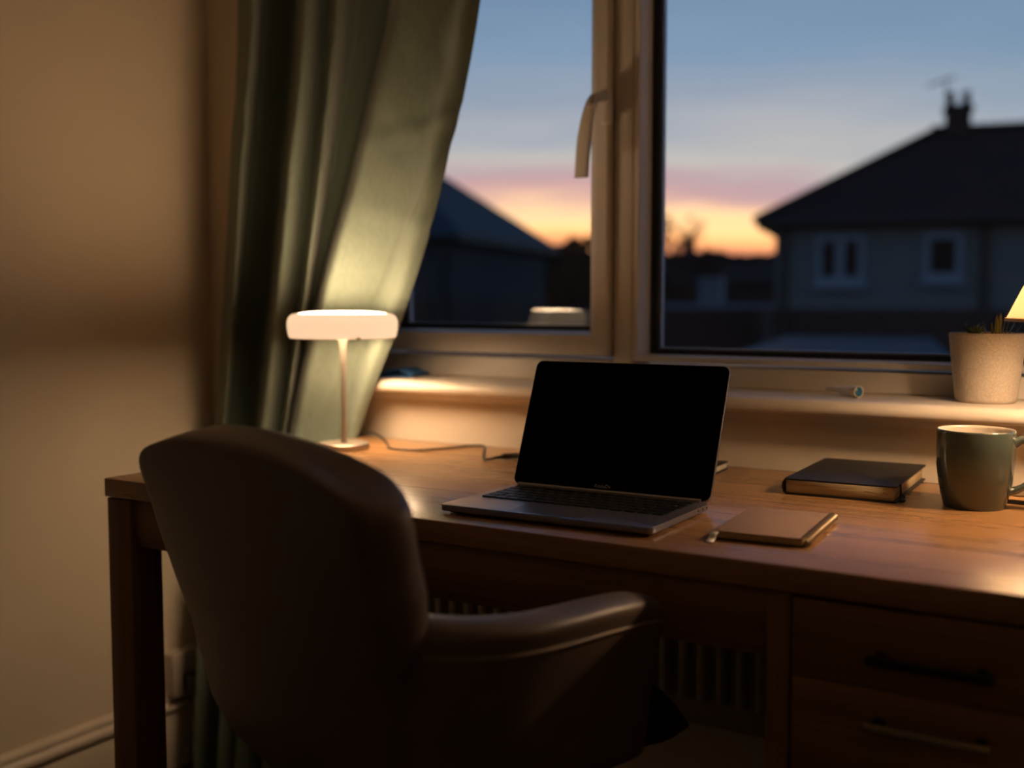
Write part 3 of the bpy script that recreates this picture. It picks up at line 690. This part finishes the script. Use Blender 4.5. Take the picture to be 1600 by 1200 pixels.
# ================================================================ MUG
mg = empty('mug', (-.252, -.205, DZ), label='sage green glazed ceramic mug with cream inside beside the black notebook', cat='mug')
lathe('body', [(0, .0035), (.034, .0030), (.0355, 0), (.0385, .0), (.0395, .003), (.0425, .015), (.0465, .034), (.0492, .058), (.0498, .080), (.0494, .1015), (.0490, .1035), (.0480, .1043)], M['mug'], mg, 64, ang=60)
lathe('inside', [(.0480, .1043), (.0468, .1035), (.0462, .101), (.0466, .080), (.0455, .055), (.040, .020), (.030, .0075), (0, .0065)], M['mug_in'], mg, 64, ang=60)
hb = catmull([(.0455, 0, .0860), (.056, 0, .0925), (.070, 0, .0930), (.0815, 0, .083), (.0835, 0, .065), (.076, 0, .047), (.062, 0, .0325), (.0500, 0, .0255), (.0420, 0, .0235)], 7)
bm = bmesh.new(); rings = []
for i, p in enumerate(hb):
    t = (hb[min(i + 1, len(hb) - 1)] - hb[max(i - 1, 0)]).normalized(); n_ = Vector((t.z, 0, -t.x)); e = abs(i / (len(hb) - 1) - .5) * 2
    a_, b_ = .0045 + .002 * e ** 3, .0072 + .003 * e ** 4
    rings.append([bm.verts.new(p + n_ * a_ * math.cos(q) + Vector((0, 1, 0)) * b_ * math.sin(q)) for q in [2 * math.pi * k / 16 for k in range(16)]])
for a, b in zip(rings, rings[1:]):
    for k in range(16): bm.faces.new((a[k], a[(k + 1) % 16], b[(k + 1) % 16], b[k]))
bm.faces.new(rings[0]); bm.faces.new(rings[-1]); bmesh.ops.recalc_face_normals(bm, faces=bm.faces)
ho = link_mesh('handle', bm, M['mug'], mg, True); ho.rotation_euler = (0, 0, R(6))
# ================================================================ HARDBACK NOTEBOOK
def page_block(name, x0, y0, x1, y1, z0, z1, m, parent):
    return box(name, (x0, y0, z0), (x1, y1, z1), m, parent, .0006, 1)
nb_ = empty('notebook', (-.4985, -.2475, DZ), R(2.3), label='thick black hardback notebook with cream pages lying left of the mug', cat='notebook')
NW, ND, NH = .154, .234, .0235
slab('back_cover', rounded_rect(NW, ND, .004, 4), 0, .0024, M['black_cover'], nb_, .0006)
slab('front_cover', rounded_rect(NW, ND, .004, 4), NH - .0024, NH, M['black_cover'], nb_, .0006)
prism('spine', [(.0035 - .0075 * math.sin(math.pi * k / 10), NH / 2 - (NH / 2 - .0001) * math.cos(math.pi * k / 10)) for k in range(11)] + [(.0035 - .004 * math.sin(math.pi * k / 10), NH / 2 + (NH / 2 - .0024) * math.cos(math.pi * k / 10)) for k in range(11)], 1, .001, ND - .001, M['black_cover'], nb_, 60)
page_block('pages', .0015, .0028, NW - .005, ND - .003, .0025, NH - .0025, M['pages'], nb_)
box('page_gap', (.004, .0024, .0148), (.10, .0030, .0152), M['tan'], nb_)
tube('elastic_band', [(NW - .016, -.0012, NH + .001), (NW - .012, -.0022, NH * .5), (NW - .008, -.0012, -.0003)][0:0] or [(NW + .0008, .022, NH + .0004), (NW + .0016, .022, NH * .5), (NW + .0008, .022, .0010)], .0015, M['black_cover'], nb_, 8)
tube('ribbon_marker', catmull([(NW * .72, .0022, .0125), (NW * .86, -.0005, .0118), (NW * .90, -.0012, .0135), (NW * .93, .0, .0112)], 5), .0008, M['tan'], nb_, 6)
kn = catmull([(NW + .001, .024, .010), (NW + .006, .021, .006), (NW + .003, .016, .0042), (NW + .008, .013, .0034), (NW + .0035, .010, .0028), (NW + .007, .018, .0028)], 6)
tube('elastic_loop', kn, .0021, M['black_cover'], nb_, 8)
# ================================================================ SPIRAL NOTEBOOK
sb = empty('spiral_notebook', (-.472, -.585, DZ), R(5), label='small brown kraft-covered spiral notebook near the front edge of the desk', cat='notebook')
SW, SD, SH = .104, .165, .0105
slab('back_cover', rounded_rect(SW, SD, .003, 3), .0004, .0016, M['black_cover'], sb, .0002)
page_block('pages', .002, .0015, SW - .002, SD - .0015, .0017, SH - .0010, M['pages'], sb)
slab('front_cover', rounded_rect(SW, SD, .003, 3), SH - .0009, SH, M['kraft'], sb, .0002)
tube('wire_spine', [(SW + .0015, .004, .0058), (SW + .0015, SD - .004, .0058)], .0022, M['dark_metal'], sb, 8)
w0 = None
for i in range(44):
    yq = .005 + i * (SD - .010) / 43
    if w0 is None:
        pts = [(SW + .0005 + .0064 * math.cos(a), 0.0008 * math.sin(a / 2), .0064 + .0058 * math.sin(a)) for a in [2 * math.pi * k / 14 for k in range(15)]]
        w0 = tube('wire_coil', pts, .00062, M['wire'], sb, 6); w0.location = (0, yq, 0)
    else: copy_obj(w0, sb, (0, yq, 0))
def ribbon(name, pts, w, m, parent, wdir=Vector((1, 0, 0))):
    bm = bmesh.new(); P = catmull(pts, 6); A = [bm.verts.new(p - wdir * w / 2) for p in P]; B = [bm.verts.new(p + wdir * w / 2) for p in P]
    for i in range(len(P) - 1): bm.faces.new((A[i], B[i], B[i + 1], A[i + 1]))
    o = link_mesh(name, bm, m, parent, True); md = o.modifiers.new('thickness', 'SOLIDIFY'); md.thickness = .0006; return o
ribbon('ribbon_marker', [(.0035, .004, .0085), (.0030, -.002, .0086), (.0018, -.0055, .0068), (.0015, -.0065, .0035), (.0012, -.0115, .0013), (.0022, -.0215, .0010)], .0085, M['ribbon'], sb)
# ================================================================ BOOK BEHIND THE LAPTOP
b2 = empty('book', (-.795, -.198, DZ), R(3), label='thin dark-covered book with pale page edge half hidden behind the laptop screen', cat='book')
slab('back_cover', rounded_rect(.150, .125, .003, 3), 0, .0018, M['black_cover'], b2, .0003)
page_block('pages', .001, .001, .148, .124, .0019, .0112, M['pages_white'], b2)
slab('front_cover', rounded_rect(.150, .125, .003, 3), .0113, .0131, M['black_cover'], b2, .0003)
# ================================================================ TAN NOTEBOOK + KEYPAD BEHIND THE MUG
tn = empty('leather_notebook', (-.2235, -.160, DZ), R(-4), label='tan leather notebook with black edges at the right behind the mug handle', cat='notebook')
slab('cover', rounded_rect(.20, .115, .003, 3), .0058, .0066, M['tan'], tn, .0002)
slab('page_block', rounded_rect(.20, .115, .003, 3), .0, .0057, M['black_cover'], tn, .0004)
kp = empty('calculator', (-.2140, -.136, DZ + .0067), R(-4), label='silver calculator with dark keys on the tan notebook behind the mug', cat='calculator')
slab('case', rounded_rect(.125, .070, .004, 4), .0012, .0085, M['silver'], kp, .0008)
for x, y in ((.01, .01), (.115, .01), (.01, .06), (.115, .06)): lathe('foot', [(0, 0), (.003, 0), (.003, .0012), (0, .0012)], M['gasket'], kp, 10, x, y)
slab('key_panel', [(x + .006, y + .006) for x, y in rounded_rect(.085, .058, .002)], .0085, .0088, M['keywell'], kp, 0)
slab('display', [(x + .095, y + .008) for x, y in rounded_rect(.024, .054, .002)], .0085, .0089, M['bezel'], kp, 0)
k0 = None
for i in range(6):
    for j in range(4):
        L_ = (.0085 + i * .0136, .0085 + j * .0138, .0088)
        if k0 is None: k0 = slab('key', rounded_rect(.0105, .0105, .0015, 2), 0, .0012, M['alu'], kp, 0); k0.location = L_
        else: copy_obj(k0, kp, L_)
# ================================================================ LAMP CABLE
cb = empty('usb_cable', (0, 0, 0), label='thin black cable curving across the desk from the curtain hem to the laptop', cat='cable')
zc = DZ + .0022
tube('flex', catmull([(-1.432, -.036, zc + .006), (-1.410, -.046, zc + .008), (-1.372, -.068, zc + .004), (-1.330, -.105, zc), (-1.298, -.140, zc), (-1.268, -.168, zc), (-1.215, -.163, zc), (-1.180, -.100, zc), (-1.166, -.058, zc), (-1.140, -.052, zc), (-1.095, -.120, zc), (-1.045, -.196, zc), (-1.032, -.182, zc + .001)], 8), .0020, M['cable'], cb, 8)
tube('strain_relief', [(-1.037, -.186, zc + .0005), (-1.024, -.166, zc + .003)], [.0024, .0036], M['cable'], cb, 12)
box('plug', (-.006, 0, 0), (.006, .032, .009), M['cable'], cb, .002, mtx=Matrix.Translation((-1.026, -.168, DZ + .001)) @ Matrix.Rotation(R(-42), 4, 'Z'))
# ================================================================ THINGS ON THE SILL
SZ = .880
pt = empty('potted_succulent', (-.280, .044, SZ), label='green succulents in a speckled beige tapered pot on the windowsill', cat='plant')
lathe('pot', [(0, .0), (.0405, .0), (.0430, .0015), (.0445, .006), (.0500, .052), (.0553, .1025), (.0555, .1050), (.0545, .1062), (.0520, .1062), (.0512, .1045), (.0480, .085), (0, .084)], M['pot'], pt, 64, ang=50)
lathe('soil', [(0, .097), (.030, .096), (.0490, .093), (.0475, .0845), (0, .0845)], M['soil'], pt, 32)
def leaf_bm(bm, base, direction, ln, wd, bend=.2):
    d = Vector(direction).normalized(); s = d.cross(Vector((0, 0, 1)));
    if s.length < .1: s = Vector((1, 0, 0))
    s.normalize(); nn = s.cross(d); rings = []
    K = 6
    for i in range(K + 1):
        t = i / K; w_ = wd * (math.sin(math.pi * min(1, .18 + t * .82)) ** .7 if t < 1 else 0.02); p = Vector(base) + d * ln * t - nn * bend * ln * t * t * -1
        rings.append([bm.verts.new(p + s * w_ * math.cos(q) + nn * w_ * .35 * math.sin(q)) for q in [2 * math.pi * k / 6 for k in range(6)]])
    for a, b in zip(rings, rings[1:]):
        for k in range(6): bm.faces.new((a[k], a[(k + 1) % 6], b[(k + 1) % 6], b[k]))
    bm.faces.new(rings[0][::-1]); bm.faces.new(rings[-1])
def leaf(base, direction, ln, wd, m, bend=.15):
    bm = bmesh.new(); leaf_bm(bm, base, direction, ln, wd, bend); bmesh.ops.recalc_face_normals(bm, faces=bm.faces); return link_mesh('leaf', bm, m, pt, True)
for (bx, by, n, ln, m) in ((-.022, -.012, 11, .022, 'leaf'), (-.012, -.024, 8, .017, 'leaf')):
    for k in range(n):
        a = 2 * math.pi * k / n + random.uniform(-.2, .2); tiltl = random.uniform(.5, 1.6)
        leaf((bx, by, .103), (math.cos(a), math.sin(a), tiltl), ln * random.uniform(.8, 1.25), .0042, M[m], .1)
for (dx, dy, tx, ty, ln, wd, m) in ((.004, -.020, -.35, .1, .034, .0022, 'leaf'), (.010, -.018, -.05, 0, .030, .0020, 'leaf_light'), (.014, -.022, .15, .05, .029, .0018, 'leaf_light'),
                                (.018, -.020, .08, .0, .044, .0034, 'leaf_light'), (.021, -.018, .22, .05, .047, .0032, 'leaf_light'), (.016, -.026, .02, -.05, .041, .0030, 'leaf_light'), (.024, -.022, .35, .1, .040, .0028, 'leaf'),
                                (-.004, -.022, -.6, 0, .030, .0020, 'leaf'), (.026, -.010, .5, .2, .042, .0026, 'leaf'), (.030, -.004, .8, .2, .036, .0026, 'leaf')):
    leaf((dx, dy, .0935), (tx, ty, 1), ln, wd, M[m], .08)
vial = empty('plastic_tube', (-.4640, .012, SZ + .0098), R(143), label='small clear plastic tube with a blue end cap lying on the windowsill', cat='tube')
def along_x(o): o.rotation_euler = (0, R(90), 0); return o
along_x(lathe('cap', [(0, -.0005), (.0068, -.0005), (.0074, .0), (.0074, .0025), (0, .0025)], M['blue_cap'], vial, 28))
along_x(lathe('collar', [(.0076, .0), (.0094, .0), (.0096, .004), (.0096, .010), (.0076, .010)], M['white_plastic'], vial, 28, closed=True))
along_x(lathe('barrel', [(0, .003)] + [(.0082 + .0006 * (k % 2), .010 + .003 * k) for k in range(9)] + [(.0078, .040), (.0060, .046), (.0040, .052), (.0036, .080), (0, .081)], M['clear'], vial, 28))
bc = empty('folded_cloth', (-1.422, .040, SZ), R(8), label='folded blue cloth lying on the sill beside the curtain', cat='cloth')
def cloth_slab(name, w, d, h, z0, lift, m, parent, x0=0):
    bm = bmesh.new(); nx, ny = 14, 8; g = []
    for s in (0, 1):
        for i in range(nx + 1):
            for j in range(ny + 1):
                u, v = i / nx, j / ny; z = z0 + (lift(u, v)) + (h if s else 0) * (1 - .6 * (abs(u - .5) * 2) ** 6)
                g.append(bm.verts.new((x0 + u * w - w / 2 + .002 * math.sin(v * 7), v * d - d / 2 + .002 * math.sin(u * 9), z)))
    I = lambda s, i, j: g[s * (nx + 1) * (ny + 1) + i * (ny + 1) + j]
    for i in range(nx):
        for j in range(ny):
            bm.faces.new((I(0, i, j), I(0, i, j + 1), I(0, i + 1, j + 1), I(0, i + 1, j))); bm.faces.new((I(1, i, j), I(1, i + 1, j), I(1, i + 1, j + 1), I(1, i, j + 1)))
    for i in range(nx):
        for j in (0, ny): bm.faces.new((I(0, i, j), I(0, i + 1, j), I(1, i + 1, j), I(1, i, j)))
    for j in range(ny):
        for i in (0, nx): bm.faces.new((I(0, i, j), I(0, i, j + 1), I(1, i, j + 1), I(1, i, j)))
    bmesh.ops.recalc_face_normals(bm, faces=bm.faces); return link_mesh(name, bm, m, parent, True)
cloth_slab('lower_fold', .115, .085, .0028, .0002, lambda u, v: 0, M['blue_cloth'], bc)
cloth_slab('upper_fold', .105, .075, .0028, .0034, lambda u, v: .011 * math.sin(max(0, (u - .35)) / .65 * math.pi) ** 1.2, M['blue_cloth'], bc, .006)
# ================================================================ OUTSIDE
GZ = -2.8
structure(box('ground', (-140, .6, GZ - .3), (120, 190, GZ), M['grass']))
def hip_house(name, loc, rz, Wd, Dp, z_eave, z_ridge, hip, zbrick, label, mats, windows, pipes, hip_right=False, over=.33):
    h = empty(name, loc, R(rz), label=label, cat='house')
    wm, rm = mats
    box('upper_wall', (0, 0, zbrick), (Wd, Dp, z_eave + .05), wm, h)
    box('lower_wall', (-.04, -.04, GZ), (Wd + .04, Dp + .04, zbrick), M['brick_wall'], h)
    box('fascia', (-over, -over, z_eave - .04), (Wd + over, Dp + over, z_eave + .10), M['fascia'], h)
    bm = bmesh.new(); z = z_eave + .10; o = over + .03
    A = [bm.verts.new(p) for p in ((-o, -o, z), (Wd + o, -o, z), (Wd + o, Dp + o, z), (-o, Dp + o, z))]
    ra = bm.verts.new((hip, Dp / 2, z_ridge)); rb = bm.verts.new((Wd - hip, Dp / 2, z_ridge))
    bm.faces.new((A[0], A[1], rb, ra)); bm.faces.new((A[2], A[3], ra, rb)); bm.faces.new((A[1], A[2], rb)); bm.faces.new((A[3], A[0], ra)); bm.faces.new(A[::-1])
    bmesh.ops.recalc_face_normals(bm, faces=bm.faces); link_mesh('roof', bm, rm, h)
    tube('ridge_cap', [(hip - .1, Dp / 2, z_ridge), (Wd - hip + .1, Dp / 2, z_ridge)], .10, rm, h, 8)
    tube('hip_cap', [(-o, -o, z + .02), (hip, Dp / 2, z_ridge)], .08, rm, h, 8)
    tube('gutter', [(-over, -over - .05, z_eave + .04), (Wd + over, -over - .05, z_eave + .04)], .06, M['pipe'], h, 8)
    for (x0, x1, z0, z1, mull) in windows:
        f = box('window', (x0, -.06, z0), (x1, .02, z1), M['frame_out'], h)
        t = .13
        edges = [x0 + t] + [m_ for m_ in mull] + [x1 - t]
        for a, b in zip(edges, edges[1:]):
            aa = a + (.09 if a != edges[0] else 0); bb = b - (.09 if b != edges[-1] else 0)
            box('pane', (aa, -.075, z0 + t * 1.2), (bb, -.0605, z1 - t), M['pane_out'], f)
        box('window_sill', (x0 - .08, -.16, z0 - .09), (x1 + .08, .0, z0), M['frame_out'], f)
    for x in pipes: tube('downpipe', [(x, -.10, z_eave), (x, -.10, GZ)], .075, M['pipe'], h, 8)
    return h
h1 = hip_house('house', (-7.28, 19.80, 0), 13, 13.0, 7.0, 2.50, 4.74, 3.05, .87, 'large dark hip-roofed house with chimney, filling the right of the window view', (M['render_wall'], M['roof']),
               [(.78, 1.70, 1.36, 2.32, (1.24,)), (2.76, 3.46, 1.42, 2.33, ()), (5.6, 7.2, 1.30, 2.32, (6.4,)), (9.6, 11.2, 1.30, 2.32, (10.4,)),
                (.9, 2.3, -2.0, -.6, (1.6,)), (5.6, 7.4, -2.0, -.6, (6.5,))], (.18, 3.85))
for (px, py_) in ((3.47, 3.5),):
    c = box('chimney', (px - .25, py_ - .35, 4.30), (px + .25, py_ + .35, 5.22), M['brick_wall'], h1)
    box('chimney_band', (px - .30, py_ - .40, 5.10), (px + .30, py_ + .40, 5.18), M['brick_wall'], c)
    for dx in (-.16, .16):
        p = lathe('chimney_pot', [(0, 5.22), (.095, 5.22), (.075, 5.45), (.095, 5.50), (.095, 5.53), (0, 5.53)], M['brick_wall'], c, 16, px + dx, py_)
    tube('aerial_mast', [(px - .22, py_, 5.0), (px - .26, py_, 5.80)], .022, M['pipe'], h1, 6)
    for k in range(5): tube('aerial_rod', [(px - .58 + k * .11, py_ - .16, 5.72 + .03 * k), (px - .58 + k * .11, py_ + .16, 5.72 + .03 * k)], .012, M['pipe'], h1, 5)
    tube('aerial_boom', [(px - .64, py_, 5.70), (px - .06, py_, 5.86)], .018, M['pipe'], h1, 6)
# left-hand house: hip falls to the right
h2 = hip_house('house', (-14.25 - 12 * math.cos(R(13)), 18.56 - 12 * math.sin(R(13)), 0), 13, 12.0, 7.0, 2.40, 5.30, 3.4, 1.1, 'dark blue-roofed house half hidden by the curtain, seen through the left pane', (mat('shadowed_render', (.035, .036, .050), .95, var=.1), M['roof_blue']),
               [(8.6, 9.6, 1.2, 2.1, (9.1,)), (2.0, 3.4, 1.2, 2.1, (2.7,))], (11.8,))
# low garages between the houses
def garage(loc, rz, w_, d_, zt, slope, label, m):
    g = empty('garage', loc, R(rz), label=label, cat='garage')
    box('wall', (0, 0, GZ), (w_, d_, zt - .1), M['brick_wall'], g)
    bm = bmesh.new(); vs4 = [bm.verts.new(p) for p in ((-.15, -.15, zt - slope), (w_ + .15, -.15, zt - slope), (w_ + .15, d_ + .15, zt), (-.15, d_ + .15, zt))]
    f = bm.faces.new(vs4); r = bmesh.ops.extrude_face_region(bm, geom=[f]); bmesh.ops.translate(bm, verts=[q for q in r['geom'] if isinstance(q, bmesh.types.BMVert)], vec=(0, 0, -.12))
    bmesh.ops.recalc_face_normals(bm, faces=bm.faces); link_mesh('roof', bm, m, g)
    box('garage_door', (w_ * .2, -.05, GZ), (w_ * .8, .0, zt - slope - .4), M['fascia'], g)
    return g
garage((-13.4, 22.5, 0), 10, 4.3, 7.0, .95, 1.25, 'low blue-grey roofed outbuilding between the two houses', M['felt'])
garage((-3.56, 8.08, 0), 13, 1.6, 5.3, .545, .0, 'small flat-roofed garage low in front of the right-hand house', M['felt'])
pf = empty('shed', (-14.5, 33.35, 0), R(15), label='small pale shed far off between the houses', cat='shed')
box('wall', (0, 0, GZ), (.75, 1.4, 1.9), M['pale_far'], pf)
bm = bmesh.new(); bmesh.ops.create_cube(bm, size=1, matrix=Matrix.Translation((.375, .7, 1.96)) @ Matrix.Diagonal((.9, 1.7, .12, 1))); link_mesh('roof', bm, M['roof'], pf)
box('shed_door', (.15, -.04, GZ), (.6, 0, -.8), M['fascia'], pf)
# trees and hedges on the skyline
def tree(loc, height, spread, label, bare=False, seed=0):
    rnd = random.Random(seed); t = empty('tree', (loc[0], loc[1], GZ), label=label, cat='tree', group='trees on the skyline')
    bm = bmesh.new(); tube_bm(bm, [(0, 0, 0), (.1, 0, height * .4), (0, .1, height * .62)], [.22, .16, .10], 8)
    def branch(p, d, ln, r, depth):
        q = p + d * ln; tube_bm(bm, [p, (p + q) / 2 + Vector((rnd.uniform(-.05, .05), 0, .05)) * ln, q], [r, r * .8, r * .5], 5)
        if depth: 
            for _ in range(3 if not bare else 4):
                nd = (d + Vector((rnd.uniform(-.8, .8), rnd.uniform(-.8, .8), rnd.uniform(-.1, .6)))).normalized(); branch(q, nd, ln * rnd.uniform(.55, .75), r * .5, depth - 1)
    for k in range(5):
        a = k * 1.26; branch(Vector((0, 0, height * (.38 + .05 * k))), Vector((math.cos(a) * .8, math.sin(a) * .8, .8)).normalized(), height * .17, .09, 4 if bare else 2)
    link_mesh('trunk', bm, M['bark'], t)
    bm = bmesh.new()
    nl = 1500 if not bare else 250
    for _ in range(nl):
        while True:
            v = Vector((rnd.uniform(-1, 1), rnd.uniform(-1, 1), rnd.uniform(-1, 1)))
            if v.length < 1: break
        v = v * (.6 + .4 * v.length); p = Vector((v.x * spread, v.y * spread, height * .66 + v.z * height * .33)); s = rnd.uniform(.10, .26) * (1 if not bare else .5) * height / 5
        a = Vector((rnd.uniform(-1, 1), rnd.uniform(-1, 1), rnd.uniform(-1, 1))).normalized(); b = a.orthogonal().normalized()
        q = [bm.verts.new(p + a * s), bm.verts.new(p + b * s * .7), bm.verts.new(p - a * s), bm.verts.new(p - b * s * .7)]; bm.faces.new(q)
    link_mesh('crown', bm, M['foliage'], t)
    return t
def polar(px, dist):        # world bearing of a skyline feature
    a = R(31.9) - math.atan((px - 800) / 1734); return (-math.sin(a) * dist, -1.783 + math.cos(a) * dist)
def skytree(px, dist, ytop, spread, label, bare=False, seed=0):
    x, y = polar(px, dist); zt = 1.035 + (470 - ytop) / 1734 * dist * math.cos(math.atan((px - 800) / 1734)); return tree((x, y), (zt - GZ) / 1.0, spread, label, bare, seed)
skytree(1048, 42, 322, 1.5, 'bare-branched tree right beside the window mullion on the skyline', True, 3)
skytree(905, 53, 368, 1.8, 'dark leafy tree on the skyline right of the blue-roofed house', False, 4)
skytree(868, 46, 385, 1.3, 'low round dark tree at the foot of the blue-roofed house', False, 5)
skytree(1088, 61, 388, 1.5, 'rounded dark tree on the skyline just left of the sunset glow', False, 6)
skytree(1132, 65, 400, 1.2, 'low dark tree under the brightest part of the sunset', False, 8)
skytree(1180, 71, 398, 1.2, 'dark tree touching the left corner of the chimneyed house', False, 9)
def hedge(x0, y0, x1, y1, z1, label, seed):
    rnd = random.Random(seed); bm = bmesh.new(); ln = math.hypot(x1 - x0, y1 - y0); d = Vector((x1 - x0, y1 - y0, 0)) / ln; nrm = Vector((-d.y, d.x, 0))
    n = int(ln * 3); prof = [(-.6, GZ), (-.7, (GZ + z1) / 2), (-.45, z1 - .1), (0, z1), (.45, z1 - .1), (.7, (GZ + z1) / 2), (.6, GZ)]; rows__ = []
    for i in range(n + 1):
        t = i / n; row = []
        for u, z in prof:
            dz = (noise.noise(Vector((t * ln * .5, u, seed))) * .45 + rnd.uniform(-.12, .12)) if z > GZ + 1 else 0
            row.append(bm.verts.new(Vector((x0, y0, 0)) + d * t * ln + nrm * (u + rnd.uniform(-.1, .1)) + Vector((0, 0, z + dz))))
        rows__.append(row)
    for a, b in zip(rows__, rows__[1:]):
        for k in range(len(prof) - 1): bm.faces.new((a[k], a[k + 1], b[k + 1], b[k]))
    bm.faces.new(rows__[0]); bm.faces.new(rows__[-1][::-1]); bmesh.ops.recalc_face_normals(bm, faces=bm.faces)
    return tag(link_mesh('hedge', bm, M['foliage'], None, False), label, 'hedge')
a = polar(600, 76); b = polar(1400, 86)
hedge(a[0], a[1], b[0], b[1], 4.35, 'long uneven dark hedge along the horizon under the sunset', 2)
terr = empty('terraced_house', (*polar(1040, 50), 0), R(14), label='distant low dark rooftop with a single chimney beside the mullion', cat='house')
box('wall', (-1, 0, GZ), (6, 5, 1.8), M['brick_wall'], terr)
prism('roof', [(-.3, 1.8), (5.3, 1.8), (2.5, 2.75)], 0, -1.2, 6.2, M['roof'], terr, smooth=False)
box('chimney', (.35, 2.2, 2.3), (.85, 2.8, 3.95), M['brick_wall'], terr)
